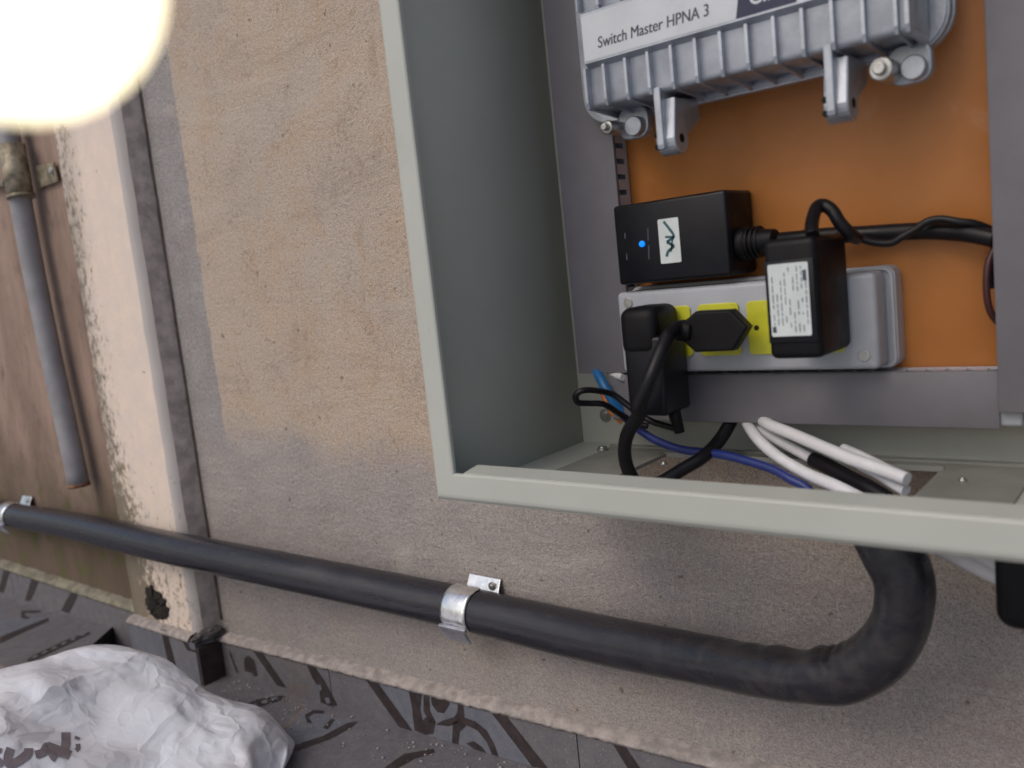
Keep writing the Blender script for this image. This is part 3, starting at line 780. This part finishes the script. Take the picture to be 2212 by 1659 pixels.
for x, z in ((-.1995, -.0852), (-.3935, -.0345)):
    bm = NB(); cyl(bm, W(x, .6445, z), W(x, .6457, z), .0043, 20, bev=.0004); cyl(bm, W(x, .6442, z), W(x, .6446, z), .0018, 6)
    obj('screw', bm, ZINC, so_)

# ------------------------------------------------------------------ adapters and plugs
ad = thing('power_adapter', 'black wall adapter with a large white data label, right end of the socket strip', 'power adapter', W(-.225, .645, -.077))
bm = NB(); rbox(bm, -.2435, -.2065, .580, .6432, -.0780, .0045, .005, 4); obj('case', bm, BLACK2, ad)
bm = NB()
ro = rrect(-.2420, -.2085, -.0700, .0005, .002, .5796, 3); ri = rrect(-.2412, -.2100, -.0688, -.0090, .0018, .5796, 3)
rbox(bm, -.2425, -.2085, .5790, .5806, -.0665, -.0100, .0006, 2)
obj('raised_panel', bm, BLACK, ad)
bm = NB(); prism(bm, rrect(-.2400, -.2122, -.0618, -.0122, .0012, .5789), Vector((0, -.0002, 0))); lb_ = obj('data_label', bm, STICK, ad)
bm = NB(); rnd = random.Random(3)
for i in range(9):
    x = -.2378 + i * .0029; z = -.0590
    while z < -.016:
        L = rnd.uniform(.0015, .006)
        if rnd.random() < .62 and not (-.0385 < z < -.034 and i > 3): flat(bm, [W(x, .5784, z), W(x + .0008, .5784, z), W(x + .0008, .5784, min(z + L, -.0145)), W(x, .5784, min(z + L, -.0145))])
        z += L + .0012
obj('fine_print', bm, FAINT, lb_)
bm = NB()
rbox(bm, -.2160, -.2135, .5783, .5786, -.0245, -.0175)
obj('printed_symbol', bm, INK, lb_)
bm = NB(); rbox(bm, -.2390, -.2365, .5783, .5786, -.0590, -.0550)
obj('printed_symbol', bm, INK, lb_)

a2_ = thing('power_adapter', 'black block adapter hanging from the left yellow outlet over the lower duct', 'power adapter', W(-.357, .645, -.124))
bm = NB(); rbox(bm, -.3775, -.3430, .5985, .6432, -.0760, -.0365, .009, 4); obj('plug_head', bm, BLACK2, a2_)
bm = NB(); rbox(bm, -.3745, -.3395, .6000, .6425, -.1245, -.0600, .0035, 3); obj('case', bm, BLACK, a2_)
bm = NB(); x, Y, z = at(*q3(545, 350), .622); x2, Y2, z2 = at(*q3(572, 425), .622)
cyl(bm, W(x, .622, z + .006), W(x2, .622, z2), .0055, 16, r1=.0042, bev=.001); obj('cord_grip', bm, BLACK2, a2_)

hx = thing('angled_plug', 'black six-sided flat plug covering the second yellow outlet', 'plug', W(-.28, .63, -.055))
bm = NB()
pts = [W(*p) for p in (at(*q2(870, 925), .612), at(*q2(1085, 915), .612), at(*q2(1190, 1022), .612), at(*q2(1100, 1165), .612), at(*q2(870, 1175), .612), at(*q2(800, 1110), .612), at(*q2(800, 985), .612))]
prism(bm, pts, Vector((0, .013, 0)), r=.002, seg=3); pc = sum(pts, Vector()) / len(pts); prism(bm, [p.lerp(pc, .35) + Vector((-.004, .0131, 0)) for p in pts], Vector((0, .0178, 0)))
obj('body', bm, BLACK2, hx)
bm = NB(); px_tube(bm, [(*q2(850, 1045), .617, .0085), (*q2(790, 1040), .614, .0085), (*q2(740, 1042), .606, .0066), (*q2(700, 1085), .590, .0054)], .006, sub=4)
obj('strain_relief', bm, BLACK2, hx)

# ------------------------------------------------------------------ cables in the cabinet
def cable(label, L, r, mat, cat='cable', group=None, n=12, sub=8, name='cable', flat_=None):
    bm = NB(); px_tube(bm, L, r, n=n, sub=sub, flat=flat_)
    return tag(obj(name, bm, mat), label, cat, group)
cable('thick black cord of the six-sided plug looping down behind the cabinet lip',
      [(*q2(706, 1075), .592), (*q2(660, 1180), .580), (*q2(600, 1330), .570), (*q2(530, 1500), .570), (*q3(375, 340), .575), (*q3(322, 430), .58), (*q3(308, 520), .585),
       (*q3(330, 610), .59), (*q3(390, 690), .60), (*q3(480, 660), .61), (*q3(580, 600), .625), (*q3(680, 540), .64), (*q3(760, 460), .66), (*q3(815, 370), .675), (*q3(840, 320), .682)], .0056, CABLEK)
cable('thin black cord bent into a small loop left of the hanging adapter',
      [(*q3(572, 410), .622), (*q3(520, 395), .625), (*q3(440, 370), .628), (*q3(370, 330), .63), (*q3(320, 290), .63), (*q3(250, 240), .625), (*q3(170, 222), .61), (*q3(110, 222), .60), (*q3(75, 245), .597),
       (*q3(85, 278), .60), (*q3(140, 283), .61), (*q3(210, 288), .62), (*q3(280, 330), .64), (*q3(350, 375), .65), (*q3(420, 392), .655)], .0027, CABLEK)
cable('wide bright blue wire end at the foot of the left duct', [(*q3(175, 120), .672), (*q3(185, 150), .665), (*q3(215, 205), .66), (*q3(250, 265), .66), (*q3(300, 330), .668)], .0046, CABLEC, 'wire', name='wire')
cable('navy blue wire curving down through the cabinet floor opening', [(*q3(240, 240), .672), (*q3(300, 340), .665), (*q3(380, 410), .66), (*q3(470, 465), .655), (*q3(590, 505), .65), (*q3(760, 525), .645), (*q3(900, 560), .64), (*q3(1020, 600), .635), (*q3(1100, 645), .630), (*q3(1180, 690), .628), (*q3(1230, 780), .626)], .0036, CABLEB, 'wire', name='wire')
cable('short orange wire beside the bright blue wire end', [(*q3(200, 215), .675), (*q3(225, 270), .670), (*q3(250, 320), .672), (*q3(300, 370), .676)], .0036, CABLEO, 'wire', name='wire')
cable('short white tape end at the foot of the left duct', [(*q3(240, 140), .672), (*q3(300, 160), .663)], .0032, CABLEW, 'wire', name='wire')
gw = 'white cables hanging from the level duct'
cable('leftmost white cable passing down through the cabinet floor opening', [(*q3(880, 350), .676), (*q3(905, 400), .667), (*q3(960, 470), .655), (*q3(1050, 545), .645), (*q3(1180, 620), .635), (*q3(1310, 675), .622), (*q3(1450, 745), .615)], .0047, CABLEW, group=gw)
cable('middle white cable running into the black sleeve behind the lip', [(*q3(915, 350), .680), (*q3(960, 410), .674), (*q3(1060, 470), .668), (*q3(1150, 520), .662), (*q3(1215, 555), .658)], .0042, CABLEW, group=gw)
cable('black sleeve on the middle white cable behind the lip', [(*q3(1205, 550), .6585), (*q3(1290, 590), .650), (*q3(1380, 640), .640), (*q3(1480, 690), .630), (*q3(1560, 740), .624)], .0060, CABLEK, 'sleeve', name='cable_sleeve')
cable('upper white cable with a cut end pointing right', [(*q3(950, 350), .674), (*q3(1000, 385), .662), (*q3(1120, 435), .648), (*q3(1250, 490), .636), (*q3(1380, 545), .626), (*q3(1520, 595), .618), (*q3(1655, 645), .610)], .0048, CABLEW, group=gw)
cable('lower white cable fanning out under the cut end', [(*q3(1430, 575), .638), (*q3(1520, 620), .630), (*q3(1590, 665), .622), (*q3(1650, 700), .616)], .0042, CABLEW, group=gw)
cable('short white cable stub lying behind the upper cable', [(*q3(1350, 500), .655), (*q3(1420, 530), .648), (*q3(1520, 580), .640), (*q3(1620, 630), .632)], .0042, CABLEW, group=gw)
# leads on the orange plate
cable('thick black lead running level from the round plug to the right duct', [(*q2(1180, 520), .654), (*q2(1300, 500), .655), (*q2(1500, 480), .665), (*q2(1700, 460), .672), (*q2(1900, 452), .676), (*q2(2100, 440), .678), (*q2(2300, 432), .679), (*q2(2450, 440), .676), (*q2(2560, 452), .672), (*q2(2700, 480), .67)], .0062, CABLEK, cat='lead')
def qz(x, y): return (1960 * .864 + .3646 * x, 345.6 + .3646 * y)
cable('thinner black lead wound around the thick level lead', [(*q2(1750, 480), .655), (*qz(330, 440), .652), (*qz(420, 445), .654), (*qz(480, 475), .656), (*qz(560, 492), .658), (*qz(640, 490), .66), (*qz(700, 455), .663), (*qz(780, 410), .665), (*qz(850, 365), .668), (*qz(930, 350), .668), (*qz(1030, 365), .667), (*qz(1130, 378), .670), (*qz(1230, 415), .678), (*qz(1320, 460), .682)], .0027, CABLEK, cat='lead')
cable('flat black lead looping up over the labelled adapter', [(*qz(170, 450), .590), (*qz(165, 380), .600), (*qz(190, 290), .615), (*qz(230, 268), .62), (*qz(285, 300), .62), (*qz(330, 370), .62), (*qz(385, 430), .625), (*qz(430, 465), .64)], .0046, CABLEK, cat='lead')
cable('thin dark lead bowing out beside the right duct', [(*qz(1250, 520), .672), (*qz(1215, 600), .668), (*qz(1200, 700), .666), (*qz(1205, 820), .666), (*qz(1225, 900), .668), (*qz(1265, 960), .672)], .0024, simple('dark_red_wire', (.05, .012, .014), .45), cat='lead')
cable('thick black lead showing low beside the right duct', [(*qz(1235, 560), .676), (*qz(1228, 640), .675), (*qz(1240, 760), .676)], .0020, CABLEK, cat='lead')
bm = NB(); x, Y, z = at(*q3(2135, 340), .668); rbox(bm, x - .0065, x + .009, .668, .678, z - .008, z + .004, .002, 2)
tag(obj('cable_end', bm, PANEL), 'pale plug end poking out below the right duct', 'cable end')

# ------------------------------------------------------------------ hose with its clamps
def zc(x, Y, z): return AX[2] * x + AY[2] * Y + AZ[2] * z
HP = [(-120, 1077, .69, 0), (14, 1110, .688, 0), (150, 1134, .672, 0), (354, 1180, .654, 0), (560, 1222, .662, 0), (760, 1263, .682, 0), (956, 1304, .6935, 0), (1033, 1321, .6938, 0), (1274, 1377, .690, 0), (1520, 1425, .668, 54),
      (1640, 1449, .645, 56), (1788, 1462, .622, 60), (1853, 1446, .615, 61), (1905, 1408, .610, 62), (1940, 1355, .607, 60), (1953, 1301, .605, 61), (1951, 1248, .604, 63), (1926, 1190, .604, 66), (1898, 1140, .606, 64)]
pts = []
for u, v, Y, r in HP:
    p = at(u, v, Y); rr = .0249 if r == 0 else r * zc(*p) / F
    pts.append((*p, rr))
def wrinkle(t, a, c, N, B):
    # folds on the inside of the bend
    s = math.exp(-((t - .60) / .07) ** 2)
    inn = max(0, (N * math.cos(a) + B * math.sin(a)).dot((BEND - c).normalized())) ** 1.5
    side = .006 * s * noise.noise(Vector((t * 60, a * 1.2, 0)))
    return 1 + s * inn * .16 * math.sin(t * 210 + math.sin(t * 90)) * .8 + side
BEND = W(*at(1790, 1290, .62))
hs = thing('black_hose', 'thick black plastic hose crossing the wall and bending up into the cabinet floor', 'hose', W(-.7, .69, -.38))
bm = NB(); tube(bm, pts, n=40, sub=10, fn=wrinkle); obj('hose_body', bm, HOSE, hs)

def saddle(u, v, Y, label):
    cl = thing('pipe_clamp', label, 'pipe clamp', W(*at(u, v, .715)), 'steel pipe clamps on the black hose')
    i = min(range(len(P_)), key=lambda k: (P_[k][0] - u) ** 2 + (P_[k][1] - v) ** 2)
    c = P_[i][2]; d = (P_[i + 1][2] - P_[i - 1][2]).normalized()
    out = Vector((0, -1, 0)); out = (out - d * out.dot(d)).normalized(); upv = out.cross(d)
    if upv.z < 0: upv = -upv
    wd = .0195; r0 = .0249
    bm = NB(); ringA = []
    for k in range(25):
        a = math.radians(-40 + 145 * k / 24)            # from below the hose, over its face, to the wall above
        e = out * math.cos(a) + upv * math.sin(a)
        row = [bm.verts.new(c + e * (r0 + h) + d * s) for h, s in ((.0004, -wd), (.0020, -wd), (.0028, -wd * .8), (.0022, 0), (.0028, wd * .8), (.0020, wd), (.0004, wd))]
        ringA.append(row)
        if k:
            for m in range(len(row)):
                f = bm.faces.new((ringA[-2][m], ringA[-2][(m + 1) % len(row)], row[(m + 1) % len(row)], row[m])); f.smooth = True
    bm.faces.new(ringA[0]); bm.faces.new(ringA[-1][::-1])
    obj('strap', bm, STEEL, cl)
    # upper tab lying on the wall
    bm = NB(); top = c + upv * (r0 - .013); wy = -0.0026
    a0 = Vector((top.x, wy, top.z)) 
    lo = Vector((0, -.012, 0)); prism(bm, [a0 + lo - d * wd * .7, a0 + lo + d * wd * 1.9, a0 + d * wd * 1.8 + upv * .021, a0 - d * wd * .7 + upv * .021], Vector((0, .002, 0)), r=.0005)
    bz = [a0 + d * wd + Vector((0, .002, 0)), a0 - d * wd + Vector((0, .002, 0))]
    t_ = obj('fixing_tab', bm, STEEL, cl)
    bolt(a0 + upv * .013 + d * wd * 1.35 + Vector((0, -.0048, 0)), .0042, Vector((0, -1, 0)), ZINC, t_, 'screw')
    # folded lower end, standing proud of the strap
    bm = NB(); an = math.radians(-24); e0_ = out * math.cos(an) + upv * math.sin(an); t0 = (out * math.sin(an) - upv * math.cos(an)); b0 = c + e0_ * (r0 + .0026)
    prism(bm, [b0 - d * (wd + .004) + t0 * .003, b0 + d * (wd - .001) + t0 * .001, b0 + d * (wd - .005) + t0 * .007, b0 + d * (wd - .003) + t0 * .0225, b0 - d * (wd + .000) + t0 * .021, b0 - d * (wd + .005) + t0 * .009], e0_ * .003, r=.0008)
    prism(bm, [b0 - d * (wd + .003) - t0 * .001, b0 + d * (wd + .001) - t0 * .002, b0 + d * wd + t0 * .004, b0 - d * (wd + .004) + t0 * .005], e0_ * .0045, r=.0012)
    obj('folded_end', bm, simple('dull_steel', (.45, .45, .50), .45, metal=.7, var=.2), cl)
P_ = []
for p in spline(pts, 10):
    wv = W(*p[:3]); rel = wv - CAM; cx = rel.dot(right); cy = rel.dot(down); cz_ = rel.dot(fwd)
    P_.append((CU + F * cx / cz_, CV + F * cy / cz_, wv))
saddle(1008, 1316, .69, 'shiny bent steel clamp around the middle of the black hose')
saddle(22, 1111, .69, 'steel clamp on the hose at the left edge of the picture')

# connector under the cabinet at the right edge, with its white cable
gl = thing('cable_gland', 'stubby black rounded fitting under the cabinet at the right edge', 'fitting', W(-.09, .6, -.24))
bm = NB(); x0, Y0, z0 = at(2157, 1262, .60)
rbox(bm, x0, x0 + .10, .580, .632, z0 - .0235, z0 + .034, .011, 5); obj('body', bm, BLACK2, gl)
bm = NB(); rbox(bm, x0 + .02, x0 + .06, .588, .625, z0 + .034, ZB - .0005, .003, 2); obj('neck', bm, BLACK2, gl)
cable('white cable under the cabinet entering the black fitting', [(1850, 1090, .640), (1960, 1150, .635), (2050, 1193, .630), (2110, 1222, .622), (2180, 1255, .612)], .0060, CABLEW)
cable('second white cable just above the one entering the black fitting', [(1990, 1120, .64), (2070, 1180, .635), (2120, 1205, .625), (2190, 1230, .612)], .0058, CABLEW)

# ------------------------------------------------------------------ grey pipe on the left wall
gp = thing('conduit_pipe', 'slim grey pipe hanging down the stained wall left of the pilaster', 'pipe', W(-1.66, .70, -.3))
bm = NB(); L = [(-52, -30), (-18, 120), (12, 260), (30, 350), (60, 518), (103, 735), (137, 890), (171, 1048)]
PL = [(*at(u, v, .690), .0183) for u, v in L]; tube(bm, PL, n=28, sub=4); obj('pipe_body', bm, GREYP, gp)
bm = NB(); e = PL[-1]; tube(bm, [(e[0], e[1], e[2] + .004, .0188), (e[0] + .0004, e[1], e[2] - .003, .0188)], n=24, sub=1); obj('rusty_rim', bm, simple('rust', (.20, .10, .055), .9, var=.4), gp)
gc = thing('pipe_bracket', 'rusty galvanised bracket holding the grey pipe below the bright blob', 'bracket', W(*at(45, 360, .71)))
bm = NB(); tube(bm, [(*at(25, 312, .688), .0215), (*at(45, 425, .688), .0215)], n=28, sub=1)
tube(bm, [(*at(44.5, 421, .688), .0235), (*at(46, 428, .688), .0235)], n=28, sub=1)
obj('band', bm, BRASS, gc)
bm = NB(); q = [W(*at(u, v, .7155)) for u, v in ((76, 360), (118, 350), (128, 392), (84, 408))]; prism(bm, q, Vector((0, -.003, 0)), r=.0006)
ea = obj('ear', bm, BRASS, gc); bolt(W(*at(112, 369, .7122)), .0055, Vector((0, -1, 0)), ZINC, ea, 'screw')
bm = NB(); q = [W(*at(u, v, .7155)) for u, v in ((-30, 395), (22, 390), (24, 402), (-30, 408))]; prism(bm, q, Vector((0, -.014, 0)), r=.0006); obj('ear', bm, BRASS, gc)

# ------------------------------------------------------------------ carrier bag
bc = Vector((-1.03, .36)); bgz = -.592
bg_ = thing('plastic_bag', 'crumpled white plastic carrier bag with grey-purple print lying on the tiled floor', 'bag', W(bc.x, bc.y, bgz))
rb = random.Random(5)
t = bmesh.new(); bmesh.ops.create_icosphere(t, subdivisions=3, radius=1)
def hump(n):                                       # overall sack form: peak left of the middle, falling away to the right
    f = 1 + .10 * noise.noise(n * 1.2 + Vector((4, 1, 0)))
    x = n.x * .31 * f; y = n.y * .23 * f
    top = .155 - .11 * max(0, n.x + .35) if n.z > 0 else .035
    return Vector((x, y, n.z * top * f))
for v in t.verts:
    n = v.co.normalized(); v.co = hump(n) + n * rb.uniform(-.017, .013) + Vector([rb.uniform(-.017, .017) for _ in range(3)])
for amp in (.0036, .0010):
    bmesh.ops.triangulate(t, faces=t.faces)
    bmesh.ops.subdivide_edges(t, edges=list(t.edges), cuts=1, use_grid_fill=True)
    t.normal_update()
    for v in t.verts: v.co += v.normal * rb.uniform(-amp, amp)
bmesh.ops.smooth_vert(t, verts=list(t.verts), factor=.22, use_axis_x=True, use_axis_y=True, use_axis_z=True)
bmesh.ops.triangulate(t, faces=t.faces)
bmesh.ops.subdivide_edges(t, edges=list(t.edges), cuts=1, use_grid_fill=True)
for _ in range(1): bmesh.ops.smooth_vert(t, verts=list(t.verts), factor=.5, use_axis_x=True, use_axis_y=True, use_axis_z=True)
for v in t.verts:
    p = v.co; v.co = W(bc.x + p.x, bc.y + p.y, max(bgz + .035 + p.z, bgz + .003 + .002 * noise.noise(p * 30)))
bm = NB(); merge(bm, t, 0, True); BAGO = obj('bag_film', bm, BAG, bg_)
bpy.context.view_layer.update()
from mathutils.bvhtree import BVHTree
bv = BVHTree.FromObject(BAGO, bpy.context.evaluated_depsgraph_get())
mw = BAGO.matrix_world; org = mw.inverted() @ CAM
def onbag(u, v, lift=.0012):
    rw = ray(u, v); dw = Vector((rw.x, rw.y, rw.z)).normalized()
    h = bv.ray_cast(org, dw)
    return None if h[0] is None else (mw @ h[0]) - dw * lift
def qp(x, y): return (x * .18083 * .864, (1780 + y * .18083) * .864)
strokes = [[(150, 500), (110, 620), (130, 720), (230, 690), (330, 620), (390, 560), (395, 500)], [(490, 590), (590, 560), (660, 470), (740, 610), (780, 640)], [(650, 470), (780, 520), (870, 560), (910, 440), (910, 280)], [(960, 520), (900, 640)], [(1075, 340), (1060, 380)], [(1075, 440), (1080, 500), (1050, 530)], [(-60, 520), (20, 540)], [(-60, 640), (15, 700), (-40, 760)]]
wid = [125, 115, 130, 95, 75, 65, 75, 75]
bm = NB()
for S, wd in zip(strokes, wid):
    P = spline([(a, b) for a, b in S], 6); prev = None
    for i, (a, b) in enumerate(P):
        a2, b2 = P[min(i + 1, len(P) - 1)]; a1, b1 = P[max(i - 1, 0)]
        dx, dy = a2 - a1, b2 - b1; l = math.hypot(dx, dy) or 1; nx, ny = -dy / l * wd / 2, dx / l * wd / 2
        row = [onbag(*qp(a + nx * k, b + ny * k)) for k in (-1, -.5, 0, .5, 1)]
        if all(r is not None for r in row):
            row = [bm.verts.new(r) for r in row]
            if prev:
                for k in range(4):
                    f = bm.faces.new((prev[k], prev[k + 1], row[k + 1], row[k])); f.smooth = True
            prev = row
        else: prev = None
if len(bm.verts): obj('printed_lettering', bm, BAGINK, bg_)

# ------------------------------------------------------------------ glowing sphere standing in for an overexposed blob near the lens
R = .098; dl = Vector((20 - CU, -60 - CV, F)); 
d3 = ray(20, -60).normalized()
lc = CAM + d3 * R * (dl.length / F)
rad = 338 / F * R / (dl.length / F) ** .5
lm = thing('glow_globe', 'glowing sphere standing in for the overexposed blob in the top left corner near the lens', 'glow stand-in', lc)
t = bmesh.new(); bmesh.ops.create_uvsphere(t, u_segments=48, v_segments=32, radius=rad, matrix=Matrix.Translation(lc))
bm = NB(); merge(bm, t, 0, True); obj('glow_sphere', bm, GLOW, lm)
bm = NB(); cyl(bm, lc + Vector((0, 0, rad * .93)), lc + Vector((0, 0, rad + .03)), .013, 24, bev=.002); hl = obj('added_holder', bm, BLACK2, lm)  # holder and cord are added to carry the glowing sphere
bm = NB(); cyl(bm, lc + Vector((0, 0, rad + .03)), lc + Vector((0, 0, 1.6)), .003, 12); obj('added_cord', bm, CABLEK, lm)
